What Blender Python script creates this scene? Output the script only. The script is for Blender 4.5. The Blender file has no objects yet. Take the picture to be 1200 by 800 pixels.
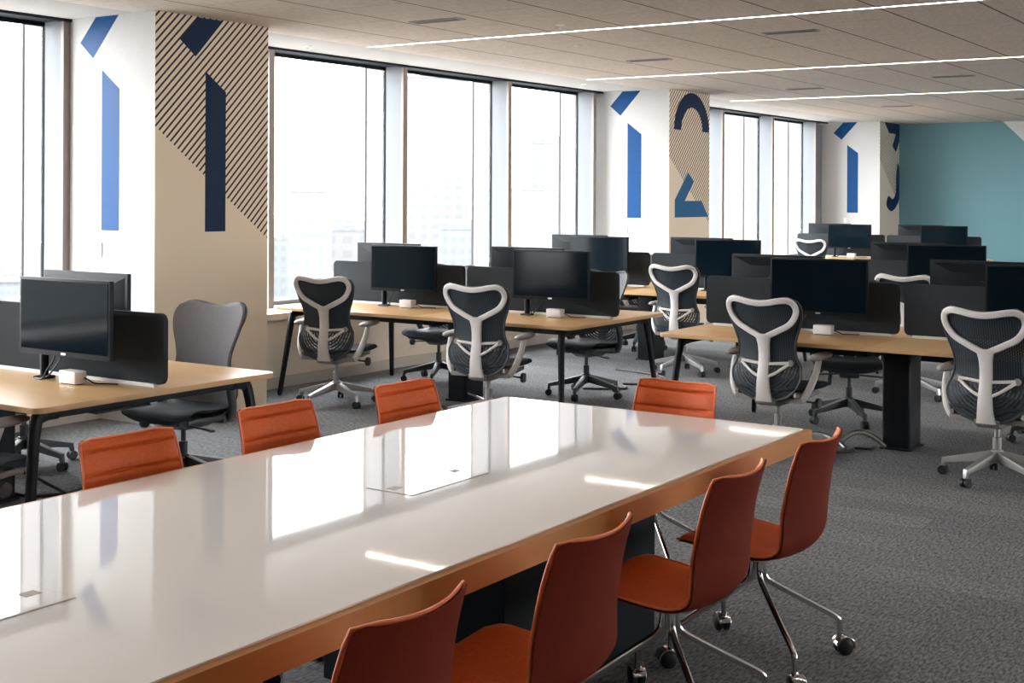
import bpy, bmesh, math, random
from mathutils import Vector, Matrix
random.seed(7)
PI = math.pi
S = bpy.context.scene
COL = S.collection

# ------------------------------------------------------------------ materials
def mat(name, col, rough=.5, metal=0., spec=.5, coat=0., emit=None, estr=0.):
    m = bpy.data.materials.new(name); m.use_nodes = True
    b = m.node_tree.nodes['Principled BSDF']
    b.inputs['Base Color'].default_value = (*col, 1)
    b.inputs['Roughness'].default_value = rough
    b.inputs['Metallic'].default_value = metal
    b.inputs['Specular IOR Level'].default_value = spec
    b.inputs['Coat Weight'].default_value = coat
    b.inputs['Coat Roughness'].default_value = .05
    if emit:
        b.inputs['Emission Color'].default_value = (*emit, 1)
        b.inputs['Emission Strength'].default_value = estr
    return m

class NT:
    def __init__(s, m): s.t = m.node_tree; s.b = s.t.nodes.get('Principled BSDF')
    def n(s, typ, **kw):
        o = s.t.nodes.new(typ)
        for k, v in kw.items():
            if k.startswith('i_'): o.inputs[int(k[2:])].default_value = v
            else: setattr(o, k, v)
        return o
    def l(s, a, b): s.t.links.new(a, b)
    def math(s, op, a, b=None, c=None):
        o = s.n('ShaderNodeMath', operation=op)
        for i, v in enumerate((a, b, c)):
            if v is None: continue
            if hasattr(v, 'is_output'): s.l(v, o.inputs[i])
            else: o.inputs[i].default_value = v
        return o.outputs[0]
    def xyz(s):
        tc = s.n('ShaderNodeTexCoord'); sp = s.n('ShaderNodeSeparateXYZ')
        s.l(tc.outputs['Object'], sp.inputs[0]); return tc.outputs['Object'], sp.outputs
    def mix(s, fac, c1, c2):
        o = s.n('ShaderNodeMix', data_type='RGBA')
        if hasattr(fac, 'is_output'): s.l(fac, o.inputs[0])
        else: o.inputs[0].default_value = fac
        for i, c in ((6, c1), (7, c2)):
            if hasattr(c, 'is_output'): s.l(c, o.inputs[i])
            else: o.inputs[i].default_value = (*c, 1)
        return o.outputs[2]

def noisy(name, c1, c2, scale=40, rough=.8, stretch=(1, 1, 1), bump=0., detail=4, spec=.3, coat=0.):
    m = mat(name, c1, rough, spec=spec, coat=coat); t = NT(m)
    co, _ = t.xyz()
    mp = t.n('ShaderNodeMapping'); mp.inputs['Scale'].default_value = stretch
    t.l(co, mp.inputs[0])
    nz = t.n('ShaderNodeTexNoise'); nz.inputs['Scale'].default_value = scale; nz.inputs['Detail'].default_value = detail
    t.l(mp.outputs[0], nz.inputs['Vector'])
    r = t.n('ShaderNodeMapRange'); r.inputs[1].default_value = .3; r.inputs[2].default_value = .7
    t.l(nz.outputs[0], r.inputs[0])
    t.l(t.mix(r.outputs[0], c1, c2), t.b.inputs['Base Color'])
    if bump:
        bp = t.n('ShaderNodeBump'); bp.inputs['Strength'].default_value = bump; bp.inputs['Distance'].default_value = .004
        t.l(nz.outputs[0], bp.inputs['Height']); t.l(bp.outputs[0], t.b.inputs['Normal'])
    return m

M = {}
M['white'] = noisy('wall_paint_white', (.60, .595, .58), (.575, .57, .555), 30, .8)
M['beige'] = noisy('wall_paint_beige', (.80, .66, .49), (.77, .63, .465), 30, .8)
M['apron'] = noisy('sill_wall_paint', (.78, .68, .56), (.75, .65, .53), 20, .8)
M['greywall'] = noisy('wall_paint_grey', (.06, .058, .056), (.05, .049, .047), 20, .9)
M['skirt'] = mat('baseboard_paint', (.55, .50, .44), .6)
M['blue'] = noisy('numeral_blue_vinyl', (.001, .060, .20), (.001, .055, .19), 20, .45, spec=.15)
M['navy'] = noisy('numeral_navy_vinyl', (.001, .016, .055), (.001, .015, .05), 20, .5, spec=.15)
M['midblue'] = noisy('numeral_mid_blue_vinyl', (.025, .12, .26), (.022, .11, .24), 20, .5, spec=.2)
M['darkframe'] = mat('window_frame_dark', (.012, .014, .016), .6, spec=.15)
M['mullion'] = mat('mullion_bronze', (.24, .20, .175), .5, .3)
M['mullside'] = mat('mullion_pale_aluminium', (.19, .20, .212), .6, 0., spec=.2)
M['fincap'] = mat('outer_fin_end', (.045, .045, .047), .6, spec=.2)
M['gasket'] = mat('glazing_gasket', (.010, .012, .014), .6, spec=.1)
M['fin'] = mat('outer_fin_aluminium', (.13, .125, .125), .5, .2)
M['sill'] = mat('sill_stone', (.70, .62, .54), .4)
M['oak'] = noisy('oak_desk_top', (.66, .42, .20), (.57, .35, .155), 6, .35, (1, .12, 1), .02, 6, .5)
M['oakedge'] = noisy('oak_table_edge', (.50, .235, .080), (.40, .175, .052), 8, .5, (.12, 1, 1), .02, 6, .25)
M['blacksteel'] = mat('black_powder_steel', (.010, .012, .015), .42, spec=.25)
M['pedestal'] = mat('dark_teal_laminate', (.006, .011, .014), .5, spec=.12)
M['screenfab'] = noisy('charcoal_felt', (.050, .058, .066), (.024, .028, .032), 350, .95, bump=.25, spec=.1)
M['whiteplastic'] = mat('white_plastic', (.80, .78, .75), .4)
M['bezel'] = mat('monitor_black_plastic', (.008, .011, .014), .42, spec=.15)
M['display'] = mat('monitor_display', (.003, .008, .013), .09, spec=.09)
M['silver'] = mat('silver_badge', (.6, .62, .65), .3, .8)
M['frame_white'] = mat('chair_frame_white', (.78, .74, .71), .4)
M['frame_silver'] = mat('chair_base_silver', (.46, .45, .44), .36, .55)
M['frame_graphite'] = mat('chair_graphite_plastic', (.055, .06, .062), .42)
M['grey_arm'] = mat('arm_pad_grey', (.30, .28, .265), .5)
M['dark_arm'] = mat('arm_pad_dark', (.07, .07, .07), .5)
M['black_rubber'] = mat('black_caster_rubber', (.010, .010, .011), .5)
M['seatmesh'] = noisy('seat_slate_mesh', (.040, .052, .062), (.022, .030, .038), 260, .6, bump=.2)
M['greyfab'] = noisy('grey_back_fabric', (.20, .195, .20), (.14, .137, .145), 220, .85, bump=.2, spec=.2)
M['orange'] = noisy('orange_upholstery', (.66, .125, .026), (.57, .10, .02), 90, .62, bump=.12, spec=.3)
M['shaded'] = noisy('shaded_orange_shell_leather', (.175, .022, .0085), (.15, .018, .007), 160, .65, bump=.12, spec=.12)  # same orange leather, darkened so the backs carry their shade in the colour
M['piping'] = mat('highlight_orange_piping', (.78, .20, .07), .5)  # brighter than the upholstery: edge highlight painted into the piping
M['chrome'] = mat('polished_chrome', (.72, .72, .73), .12, 1.)
M['cable'] = mat('black_cable', (.012, .012, .013), .5)
M['conduit'] = mat('silver_flexible_conduit', (.55, .56, .57), .25, .9)
M['vent'] = mat('vent_dark', (.06, .055, .05), .6)
M['ventframe'] = mat('vent_frame', (.30, .27, .24), .6)
M['lamp'] = mat('strip_lamp_diffuser', (.9, .9, .9), .5, emit=(1., .88, .76), estr=11.5)
M['lamptrim'] = mat('strip_lamp_trim', (.75, .73, .70), .5)
M['slotbrown'] = mat('outlet_pit_brown', (.16, .075, .02), .5)
M['outlet'] = mat('switch_plate_plastic', (.70, .69, .67), .35)
M['table_glass'] = mat('white_back_painted_glass', (.84, .80, .765), .035, spec=.6)
M['hatchline'] = mat('hatch_seam', (.36, .32, .29), .4)

def carpet():
    m = mat('grey_loop_carpet', (.1, .1, .1), .95, spec=.1); t = NT(m)
    co, o = t.xyz()
    br = t.n('ShaderNodeTexBrick'); br.offset = .5; br.offset_frequency = 2
    br.inputs['Scale'].default_value = 1; br.inputs['Brick Width'].default_value = 1.0; br.inputs['Row Height'].default_value = .25
    br.inputs['Mortar Size'].default_value = 0.002; br.inputs['Bias'].default_value = 0
    br.inputs['Color1'].default_value = (.160, .164, .170, 1); br.inputs['Color2'].default_value = (.200, .203, .209, 1); br.inputs['Mortar'].default_value = (.12, .12, .12, 1)
    rot = t.n('ShaderNodeMapping'); rot.inputs['Rotation'].default_value = (0, 0, PI/2); t.l(co, rot.inputs[0]); t.l(rot.outputs[0], br.inputs['Vector'])
    nz = t.n('ShaderNodeTexNoise'); nz.inputs['Scale'].default_value = 90; nz.inputs['Detail'].default_value = 5
    mp = t.n('ShaderNodeMapping'); mp.inputs['Scale'].default_value = (.35, 1, 1); t.l(co, mp.inputs[0]); t.l(mp.outputs[0], nz.inputs['Vector'])
    r = t.n('ShaderNodeMapRange'); r.inputs[1].default_value = .32; r.inputs[2].default_value = .68; r.inputs[3].default_value = .45; r.inputs[4].default_value = 1.5
    t.l(nz.outputs[0], r.inputs[0])
    mm = t.n('ShaderNodeMix', data_type='RGBA', blend_type='MULTIPLY'); mm.inputs[0].default_value = 1
    t.l(br.outputs[0], mm.inputs[6]); t.l(r.outputs[0], mm.inputs[7]); t.l(mm.outputs[2], t.b.inputs['Base Color'])
    bp = t.n('ShaderNodeBump'); bp.inputs['Strength'].default_value = .5; bp.inputs['Distance'].default_value = .004
    t.l(nz.outputs[0], bp.inputs['Height']); t.l(bp.outputs[0], t.b.inputs['Normal'])
    return m
M['carpet'] = carpet()

def ceiling_mat():
    m = mat('ceiling_tile', (.5, .5, .5), .9, spec=.1); t = NT(m)
    co, o = t.xyz()
    def joint(v, off, per, w):
        f = t.math('FRACT', t.math('DIVIDE', t.math('SUBTRACT', v, off - per*50), per))
        a = t.math('ABSOLUTE', t.math('SUBTRACT', f, .5))
        return t.math('GREATER_THAN', a, .5 - w/per/2)
    jy = joint(o[1], 3.045, .675, .016)
    jx = joint(o[0], 9.14, 1.30, .007)
    # every second tile course carries its cross joint half a tile on
    row = t.math('FRACT', t.math('DIVIDE', t.math('SUBTRACT', o[1], 3.045 - 67.5), 1.35))
    jx2 = joint(o[0], 9.14+.65, 1.30, .007)
    sel = t.math('GREATER_THAN', row, .5)
    jxx = t.math('ADD', t.math('MULTIPLY', jx, sel), t.math('MULTIPLY', jx2, t.math('SUBTRACT', 1., sel)))
    nz = t.n('ShaderNodeTexNoise'); nz.inputs['Scale'].default_value = 14; nz.inputs['Detail'].default_value = 8
    mp = t.n('ShaderNodeMapping'); mp.inputs['Scale'].default_value = (1, 3.5, 1); t.l(co, mp.inputs[0]); t.l(mp.outputs[0], nz.inputs['Vector'])
    r = t.n('ShaderNodeMapRange'); r.inputs[1].default_value = .3; r.inputs[2].default_value = .7; t.l(nz.outputs[0], r.inputs[0])
    c = t.mix(r.outputs[0], (.54, .485, .43), (.68, .61, .55))
    # plasterboard margin beside the windows carries no tiles
    edge = t.math('GREATER_THAN', o[1], 7.76)
    j = t.math('MULTIPLY', t.math('MAXIMUM', jy, t.math('MULTIPLY', jxx, .6)), t.math('SUBTRACT', 1., edge))
    c = t.mix(j, c, (.10, .085, .075))
    c = t.mix(edge, c, (.44, .42, .40))
    t.l(c, t.b.inputs['Base Color'])
    return m
M['ceiling'] = ceiling_mat()

def hatch_mat(name, period, base, z_at0, slope=-.735, dark=(.012, .018, .03)):
    m = mat(name, base, .8); t = NT(m)
    co, o = t.xyz()
    d = t.math('DIVIDE', t.math('SUBTRACT', o[2], o[0]), period)
    st = t.math('LESS_THAN', t.math('FRACT', t.math('ADD', d, 100.)), .34)
    lim = t.math('ADD', t.math('MULTIPLY', o[0], slope), z_at0)
    st = t.math('MULTIPLY', st, t.math('GREATER_THAN', o[2], lim))
    t.l(t.mix(st, base, dark), t.b.inputs['Base Color'])
    return m
M['hatch'] = hatch_mat('hatched_beige_paint', .0625, (.79, .65, .485), 2.20)
M['hatch3'] = hatch_mat('hatched_beige_shaded_paint', .0625, (.52, .455, .375), 2.36, dark=(.03, .035, .04))  # beige hatching darkened: the far pillar's shade is put into the colour

def teal_mat():
    m = mat('teal_wall_paint', (.1, .27, .3), .75); t = NT(m)
    co, o = t.xyz()
    # white corner above a 45 degree line
    f = t.math('GREATER_THAN', t.math('SUBTRACT', o[2], o[1]), 3.05 - 5.70)
    t.l(t.mix(f, (.15, .30, .33), (.62, .61, .59)), t.b.inputs['Base Color'])
    return m
M['teal'] = teal_mat()

def glass_mat():
    m = bpy.data.materials.new('window_glass'); m.use_nodes = True; t = NT(m); m.node_tree.nodes.remove(t.b)
    out = [n for n in m.node_tree.nodes if n.type == 'OUTPUT_MATERIAL'][0]
    tr = t.n('ShaderNodeBsdfTransparent'); tr.inputs[0].default_value = (.965, .97, .97, 1)
    gl = t.n('ShaderNodeBsdfGlossy'); gl.inputs['Roughness'].default_value = .02
    ge = t.n('ShaderNodeNewGeometry'); vm = t.n('ShaderNodeVectorMath', operation='DOT_PRODUCT')
    t.l(ge.outputs['Incoming'], vm.inputs[0]); t.l(ge.outputs['Normal'], vm.inputs[1])
    k = t.math('SUBTRACT', 1., t.math('ABSOLUTE', vm.outputs['Value']))
    fr = t.math('ADD', t.math('MULTIPLY', t.math('POWER', k, 5.), .6), .03)
    mx = t.n('ShaderNodeMixShader'); t.l(fr, mx.inputs[0]); t.l(tr.outputs[0], mx.inputs[1]); t.l(gl.outputs[0], mx.inputs[2])
    t.l(mx.outputs[0], out.inputs[0]); return m
M['glass'] = glass_mat()

def membrane_mat():
    """dark perforated back: fine slots above, concentric rings of holes below (local y, z)"""
    m = mat('perforated_back_membrane', (.024, .034, .044), .55); t = NT(m)
    co, o = t.xyz(); y, z = o[1], o[2]
    ay = t.math('ABSOLUTE', y)
    # lower zone : rings around (0.01, .60)
    dy = t.math('SUBTRACT', ay, .02); dz = t.math('MULTIPLY', t.math('SUBTRACT', z, .62), .95)
    rr = t.math('SQRT', t.math('ADD', t.math('MULTIPLY', dy, dy), t.math('MULTIPLY', dz, dz)))
    ring = t.math('GREATER_THAN', t.math('FRACT', t.math('DIVIDE', rr, .0215)), .62)
    ang = t.math('ARCTAN2', dz, dy)
    nseg = t.math('MULTIPLY', ang, t.math('MULTIPLY', t.math('ADD', t.math('FLOOR', t.math('DIVIDE', rr, .0215)), 2.), .60))
    seg = t.math('GREATER_THAN', t.math('FRACT', t.math('ADD', nseg, 50.)), .14)
    low = t.math('MULTIPLY', ring, seg)
    low = t.math('MULTIPLY', low, t.math('LESS_THAN', z, .60))
    low = t.math('MULTIPLY', low, t.math('LESS_THAN', rr, .205))
    # upper zone : staggered vertical slots
    u = t.math('DIVIDE', y, .0125); v = t.math('DIVIDE', z, .018)
    col = t.math('GREATER_THAN', t.math('FRACT', t.math('ADD', u, 50.)), .80)
    par = t.math('MULTIPLY', t.math('FRACT', t.math('MULTIPLY', t.math('FLOOR', t.math('ADD', u, 50.)), .5)), 1.)
    sl = t.math('GREATER_THAN', t.math('FRACT', t.math('ADD', v, par)), .45)
    up = t.math('MULTIPLY', t.math('MULTIPLY', col, sl), t.math('GREATER_THAN', z, .62))
    hole = t.math('MAXIMUM', low, up)
    wv = t.math('GREATER_THAN', t.math('FRACT', t.math('ADD', t.math('DIVIDE', y, .0135), 50.)), .5)
    wv2 = t.math('GREATER_THAN', t.math('FRACT', t.math('DIVIDE', rr, .0215)), .30)
    hi = t.math('GREATER_THAN', z, .62)
    pat = t.math('ADD', t.math('MULTIPLY', wv, hi), t.math('MULTIPLY', wv2, t.math('SUBTRACT', 1., hi)))
    t.l(t.mix(pat, (.010, .016, .023), (.040, .054, .066)), t.b.inputs['Base Color'])
    out = [n for n in m.node_tree.nodes if n.type == 'OUTPUT_MATERIAL'][0]
    tr = t.n('ShaderNodeBsdfTransparent'); mx = t.n('ShaderNodeMixShader')
    t.l(hole, mx.inputs[0]); t.l(t.b.outputs[0], mx.inputs[1]); t.l(tr.outputs[0], mx.inputs[2]); t.l(mx.outputs[0], out.inputs[0])
    return m
M['membrane'] = membrane_mat()

def building_mat(name, wall, win, sx=3.2, sz=3.4):
    m = mat(name, wall, .9, spec=.0); t = NT(m)
    co, o = t.xyz()
    h = t.math('ADD', o[0], o[1])
    a = t.math('GREATER_THAN', t.math('FRACT', t.math('ADD', t.math('DIVIDE', h, sx), 500.)), .45)
    b = t.math('GREATER_THAN', t.math('FRACT', t.math('ADD', t.math('DIVIDE', o[2], sz), 500.)), .5)
    t.l(t.mix(t.math('MULTIPLY', a, b), wall, win), t.b.inputs['Base Color'])
    return m

# ------------------------------------------------------------------ mesh helpers
def finish(name, bm, m, parent=None, smooth=True, angle=40, loc=None):
    bmesh.ops.recalc_face_normals(bm, faces=bm.faces)
    me = bpy.data.meshes.new(name); bm.to_mesh(me); bm.free()
    for mm in (m if isinstance(m, (list, tuple)) else [m]): me.materials.append(mm)
    if smooth:
        me.polygons.foreach_set('use_smooth', [True]*len(me.polygons))
        me.set_sharp_from_angle(angle=math.radians(angle))
    o = bpy.data.objects.new(name, me); COL.objects.link(o)
    if parent is not None: o.parent = parent
    if loc is not None: o.location = loc
    return o

def tag(o, label=None, cat=None, group=None, kind=None):
    if label: o['label'] = label
    if cat: o['category'] = cat
    if group: o['group'] = group
    if kind: o['kind'] = kind
    return o

def thing(name, loc=(0, 0, 0), rz=0):
    o = bpy.data.objects.new(name, None); COL.objects.link(o); o.location = loc; o.rotation_euler = (0, 0, rz)
    o.empty_display_size = .1
    return o

def copy_tree(o, parent=None):
    c = o.copy(); COL.objects.link(c)
    if parent is not None: c.parent = parent
    for ch in list(o.children): copy_tree(ch, c)
    return c

def box(bm, x0, x1, y0, y1, z0, z1, bev=0., mi=0):
    g = bmesh.ops.create_cube(bm, size=1)
    vs = g['verts']
    for v in vs:
        v.co = Vector(((x0+x1)/2 + v.co.x*(x1-x0), (y0+y1)/2 + v.co.y*(y1-y0), (z0+z1)/2 + v.co.z*(z1-z0)))
    fs = set(f for v in vs for f in v.link_faces)
    for f in fs: f.material_index = mi
    if bev > 0:
        es = set(e for v in vs for e in v.link_edges)
        bmesh.ops.bevel(bm, geom=list(es), offset=bev, segments=2, profile=.7, affect='EDGES', clamp_overlap=True)

def hull_bar(bm, a, b, wa, wb, side=Vector((0, 1, 0)), bev=.0):
    """tapered bar from a to b; wa, wb = (width, height) at the ends"""
    a, b = Vector(a), Vector(b); d = (b-a).normalized()
    s = side - d*side.dot(d); s.normalize(); u = d.cross(s)
    vs = []
    for p, w in ((a, wa), (b, wb)):
        for i, j in ((-1, -1), (1, -1), (1, 1), (-1, 1)):
            vs.append(bm.verts.new(p + s*i*w[0]/2 + u*j*w[1]/2))
    fs = [(0, 1, 2, 3), (4, 5, 6, 7), (0, 1, 5, 4), (1, 2, 6, 5), (2, 3, 7, 6), (3, 0, 4, 7)]
    nf = [bm.faces.new([vs[i] for i in f]) for f in fs]
    if bev:
        es = set(e for f in nf for e in f.edges)
        bmesh.ops.bevel(bm, geom=list(es), offset=bev, segments=2, profile=.7, affect='EDGES', clamp_overlap=True)

def spline(pts, n=6):
    P = [Vector(p) for p in pts]; out = []
    for i in range(len(P)-1):
        p0 = P[max(i-1, 0)]; p1 = P[i]; p2 = P[i+1]; p3 = P[min(i+2, len(P)-1)]
        for k in range(n):
            t = k/n
            out.append(.5*((2*p1) + (-p0+p2)*t + (2*p0-5*p1+4*p2-p3)*t*t + (-p0+3*p1-3*p2+p3)*t**3))
    out.append(P[-1]); return out

def cspline(pts, n=6):
    P = [Vector(p) for p in pts]; out = []; L = len(P)
    for i in range(L):
        p0, p1, p2, p3 = P[i-1], P[i], P[(i+1) % L], P[(i+2) % L]
        for k in range(n):
            t = k/n
            out.append(.5*((2*p1) + (-p0+p2)*t + (2*p0-5*p1+4*p2-p3)*t*t + (-p0+3*p1-3*p2+p3)*t**3))
    return out

def tube(bm, pts, r, n=10, closed=False, up=Vector((0, 0, 1)), sec=None, fixed=None):
    """sweep a circle (or sec = list of (a, b) offsets) along pts; r float or list; fixed = constant section axis"""
    P = [Vector(p) for p in pts]; L = len(P); rings = []
    prev = None
    for i, p in enumerate(P):
        if closed: d = P[(i+1) % L] - P[i-1]
        else: d = P[min(i+1, L-1)] - P[max(i-1, 0)]
        d.normalize()
        if fixed is not None:
            b = fixed - d*fixed.dot(d)
        elif prev is None:
            b = up - d*up.dot(d)
            if b.length < 1e-3: b = Vector((1, 0, 0)) - d*d.x
        else: b = prev - d*prev.dot(d)
        b.normalize(); prev = b; a = d.cross(b)
        rr = r[i] if isinstance(r, (list, tuple)) else r
        if sec: ring = [bm.verts.new(p + a*q[0]*rr + b*q[1]*rr) for q in sec]
        else: ring = [bm.verts.new(p + (a*math.cos(2*PI*k/n) + b*math.sin(2*PI*k/n))*rr) for k in range(n)]
        rings.append(ring)
    m = len(rings[0])
    for i in range(L if closed else L-1):
        A, B = rings[i], rings[(i+1) % L]
        for k in range(m): bm.faces.new((A[k], A[(k+1) % m], B[(k+1) % m], B[k]))
    if not closed:
        bm.faces.new(rings[0][::-1]); bm.faces.new(rings[-1])

def rsec(w, h, r=.35, n=3):
    """rounded rectangle section, half sizes w/2 h/2"""
    out = []; rad = min(w, h)*r
    for cx, cy, a0 in ((w/2-rad, h/2-rad, 0), (-w/2+rad, h/2-rad, 90), (-w/2+rad, -h/2+rad, 180), (w/2-rad, -h/2+rad, 270)):
        for k in range(n+1):
            a = math.radians(a0 + 90*k/n); out.append((cx + rad*math.cos(a), cy + rad*math.sin(a)))
    return out

def lathe(bm, prof, n=20, axis='z', c=(0, 0, 0)):
    c = Vector(c); rings = []
    for r, h in prof:
        ring = []
        for k in range(n):
            a = 2*PI*k/n; p = (r*math.cos(a), r*math.sin(a), h)
            if axis == 'y': p = (p[0], p[2], p[1])
            if axis == 'x': p = (p[2], p[0], p[1])
            ring.append(bm.verts.new(c + Vector(p)))
        rings.append(ring)
    for i in range(len(rings)-1):
        for k in range(n): bm.faces.new((rings[i][k], rings[i][(k+1) % n], rings[i+1][(k+1) % n], rings[i+1][k]))
    bm.faces.new(rings[0]); bm.faces.new(rings[-1])

def prism(bm, poly, axis, h0, h1, bev=0.):
    """extrude 2D poly along axis: 'z' poly=(x,y); 'x' poly=(y,z); 'y' poly=(x,z)"""
    def P(p, h): return {'z': (p[0], p[1], h), 'x': (h, p[0], p[1]), 'y': (p[0], h, p[1])}[axis]
    A = [bm.verts.new(P(p, h0)) for p in poly]; B = [bm.verts.new(P(p, h1)) for p in poly]
    n = len(poly); f1 = bm.faces.new(A); f2 = bm.faces.new(B[::-1]); fs = [f1, f2]
    for i in range(n): bm.faces.new((A[i], A[(i+1) % n], B[(i+1) % n], B[i]))
    if bev:
        es = set(f1.edges) | set(f2.edges)
        bmesh.ops.bevel(bm, geom=list(es), offset=bev, segments=2, profile=.6, affect='EDGES', clamp_overlap=True)

def rrect(x0, x1, y0, y1, r, n=5):
    out = []
    for cx, cy, a0 in ((x1-r, y1-r, 0), (x0+r, y1-r, 90), (x0+r, y0+r, 180), (x1-r, y0+r, 270)):
        for k in range(n+1):
            a = math.radians(a0+90*k/n); out.append((cx+r*math.cos(a), cy+r*math.sin(a)))
    return out

def part(name, m, parent, fn, **kw):
    bm = bmesh.new(); fn(bm); return finish(name, bm, m, parent, **kw)

# ------------------------------------------------------------------ room shell
H = 3.05; YW = 8.14; YG = 8.5; XE = 23.95; XB = -3.4; YR = -9.0
def struct(name, m, fn, **kw):
    o = part(name, m, None, fn, **kw); tag(o, kind='structure'); return o
struct('floor', M['carpet'], lambda b: box(b, XB-.2, XE+.2, YR-.2, YG+.25, -.1, 0), smooth=False)
struct('ceiling', M['ceiling'], lambda b: box(b, XB-.2, XE+.2, YR-.2, YG+.35, H, H+.2), smooth=False)
struct('wall_end', M['teal'], lambda b: box(b, XE, XE+.2, YR-.2, YG+.35, 0, H), smooth=False)
struct('wall_right', M['greywall'], lambda b: (box(b, XB-.2, XE, YR-.2, YR, 0, .75), [box(b, XB-.2+3.1*k, XB+.9+3.1*k, YR-.2, YR, .75, H) for k in range(9)], box(b, XB+.9, 7.0, YR-.2, YR, .75, H)), smooth=False)
struct('wall_back', M['greywall'], lambda b: box(b, XB-.2, XB, YR, YG+.35, 0, H), smooth=False)
struct('wall_window', M['apron'], lambda b: box(b, XB, XE, YW, YG+.27, 0, .60), smooth=False)
struct('trim_1', M['sill'], lambda b: box(b, XB, XE, YW-.04, YG+.25, .60, .66, .006), smooth=False)
struct('baseboard_window', M['skirt'], lambda b: box(b, XB, XE, YW-.018, YW, 0, .10, .004), smooth=False)
struct('baseboard_end', M['skirt'], lambda b: box(b, XE-.018, XE, YR, 7.4, 0, .10, .004), smooth=False)

# window head and blind pocket
struct('trim_2', M['darkframe'], lambda b: (box(b, XB, XE, YG-.02, YG+.05, H-.022, H), box(b, XB, XE, YG+.05, YG+.27, H-.012, H)), smooth=False)

# mullions and panes
mull = [6.47+1.95*k for k in range(-5, 1)] + [8.70+1.945*k for k in range(0, 8)]
mull = sorted(mull)
for i, x in enumerate(mull):
    bm = bmesh.new()
    box(bm, x-.035, x+.035, YG, YG+.03, .66, H-.005, 0, 0)
    box(bm, x-.030, x+.030, YG+.03, YG+.238, .66, H-.005, 0, 1)
    box(bm, x-.036, x+.036, YG+.238, YG+.268, .66, H-.005, 0, 2)
    box(bm, x-.018, x+.018, YG+.268, YG+.51, -.5, H+.6, 0, 3)
    box(bm, x-.026, x+.026, YG+.51, YG+.53, -.5, H+.6, 0, 4)
    o = finish('trim_%d' % (i+3), bm, [M['mullion'], M['mullside'], M['gasket'], M['fin'], M['fincap']], smooth=False)
    tag(o, kind='structure')
wn = 1
edges = [XB] + mull
for a, b_ in zip(edges[:-1], edges[1:]):
    bm = bmesh.new()
    box(bm, a+.04, b_-.04, YG+.235, YG+.275, H-.045, H-.012, 0, 0); box(bm, a+.04, b_-.04, YG+.235, YG+.275, .66, .70, 0, 1)
    f = finish('window_%d' % wn, bm, [M['gasket'], M['mullside']], smooth=False); tag(f, kind='structure')
    part('pane', M['glass'], f, lambda b: box(b, a+.04, b_-.04, YG+.252, YG+.262, .70, H-.045), smooth=False)
    wn += 1
for k in range(3, 8):  # unseen windows added on the right wall to brighten the beige pillar faces
    x0, x1 = XB+.9+3.1*k, XB-.2+3.1*(k+1)
    f = struct('window_%d' % (wn+k-3), M['darkframe'], lambda b: (box(b, x0, x1, YR-.12, YR-.07, .75, .80), box(b, x0, x1, YR-.12, YR-.07, H-.05, H), box(b, (x0+x1)/2-.025, (x0+x1)/2+.025, YR-.12, YR-.07, .80, H-.05)), smooth=False)
    part('pane', M['glass'], f, lambda b: box(b, x0, x1, YR-.10, YR-.09, .75, H), smooth=False)
struct('trim_20', M['mullside'], lambda b: box(b, 22.35, 22.86, YG+.10, YG+.28, .66, H-.03), smooth=False)

# pillars with painted numerals
def pillar(idx, x0, hatch, numeral):
    w = 1.16; y0 = 7.53
    bm = bmesh.new(); box(bm, 0, w, 0, YG+.3-y0, 0, H)
    for f in bm.faces:
        f.material_index = 1 if f.normal.y < -.5 else 0
    bm.normal_update()
    for f in bm.faces: f.material_index = 1 if f.normal.y < -.5 else 0
    me = bpy.data.meshes.new('wall_pillar'); bm.to_mesh(me); bm.free()
    me.materials.append(M['white']); me.materials.append(M[hatch])
    o = bpy.data.objects.new('wall_pillar_%d' % idx, me); COL.objects.link(o); o.location = (x0, y0, 0); tag(o, kind='structure')
    if not numeral: return o
    e = .0015
    side = [[(.85, 2.86), (.67, 3.045), (.41, 3.045), (.70, 2.735)], [(.595, 2.64), (.395, 2.49), (.395, 1.425), (.595, 1.425)]]
    def sidefn(b):
        for poly in side: prism(b, poly, 'x', -e, .0005)
    part('painted_numeral', M['blue'], o, sidefn, smooth=False)
    if numeral == '1':
        polys = [[(.235, 2.86), (.40, 3.045), (.672, 3.045), (.39, 2.745)], [(.49, 2.64), (.70, 2.495), (.70, 1.415), (.49, 1.415)]]; nm = 'navy'
    elif numeral == '2':
        outer = [(.67+.51*math.cos(a), 2.55+.49*math.sin(a)) for a in [PI*k/20 for k in range(21)]]
        inner = [(.67+.31*math.cos(a), 2.55+.30*math.sin(a)) for a in [PI*k/20 for k in range(20, -1, -1)]]
        outer = [(min(p[0]-.03, w-.004), p[1]) for p in outer]; inner = [(p[0]-.03, p[1]) for p in inner]
        polys = [outer+inner, [(.53, 2.01), (.70, 1.90), (.44, 1.645), (.93, 1.645), (1.135, 1.435), (.16, 1.435), (.16, 1.66)]]; nm = 'navy'
    else:
        polys = [[(.26, 3.045), (w-.004, 3.045), (w-.004, 2.80), (.90, 2.53), (.70, 2.63), (.88, 2.86), (.50, 2.86)]]
        lo = []
        cs = cspline([(1.02, 2.33, 0), (1.14, 2.10, 0), (1.13, 1.80, 0), (1.0, 1.58, 0), (.66, 1.45, 0), (.37, 1.56, 0), (.48, 1.73, 0), (.72, 1.67, 0), (.90, 1.80, 0), (.92, 2.10, 0)], 4)
        polys.append([(p.x, p.y) for p in cs]); nm = 'navy'
    for i, poly in enumerate(polys):
        mm = M['midblue'] if numeral == '2' and i == 1 else M[nm]
        part('painted_numeral', mm, o, lambda b: prism(b, poly, 'y', -e, .0005), smooth=False)
    return o
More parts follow.
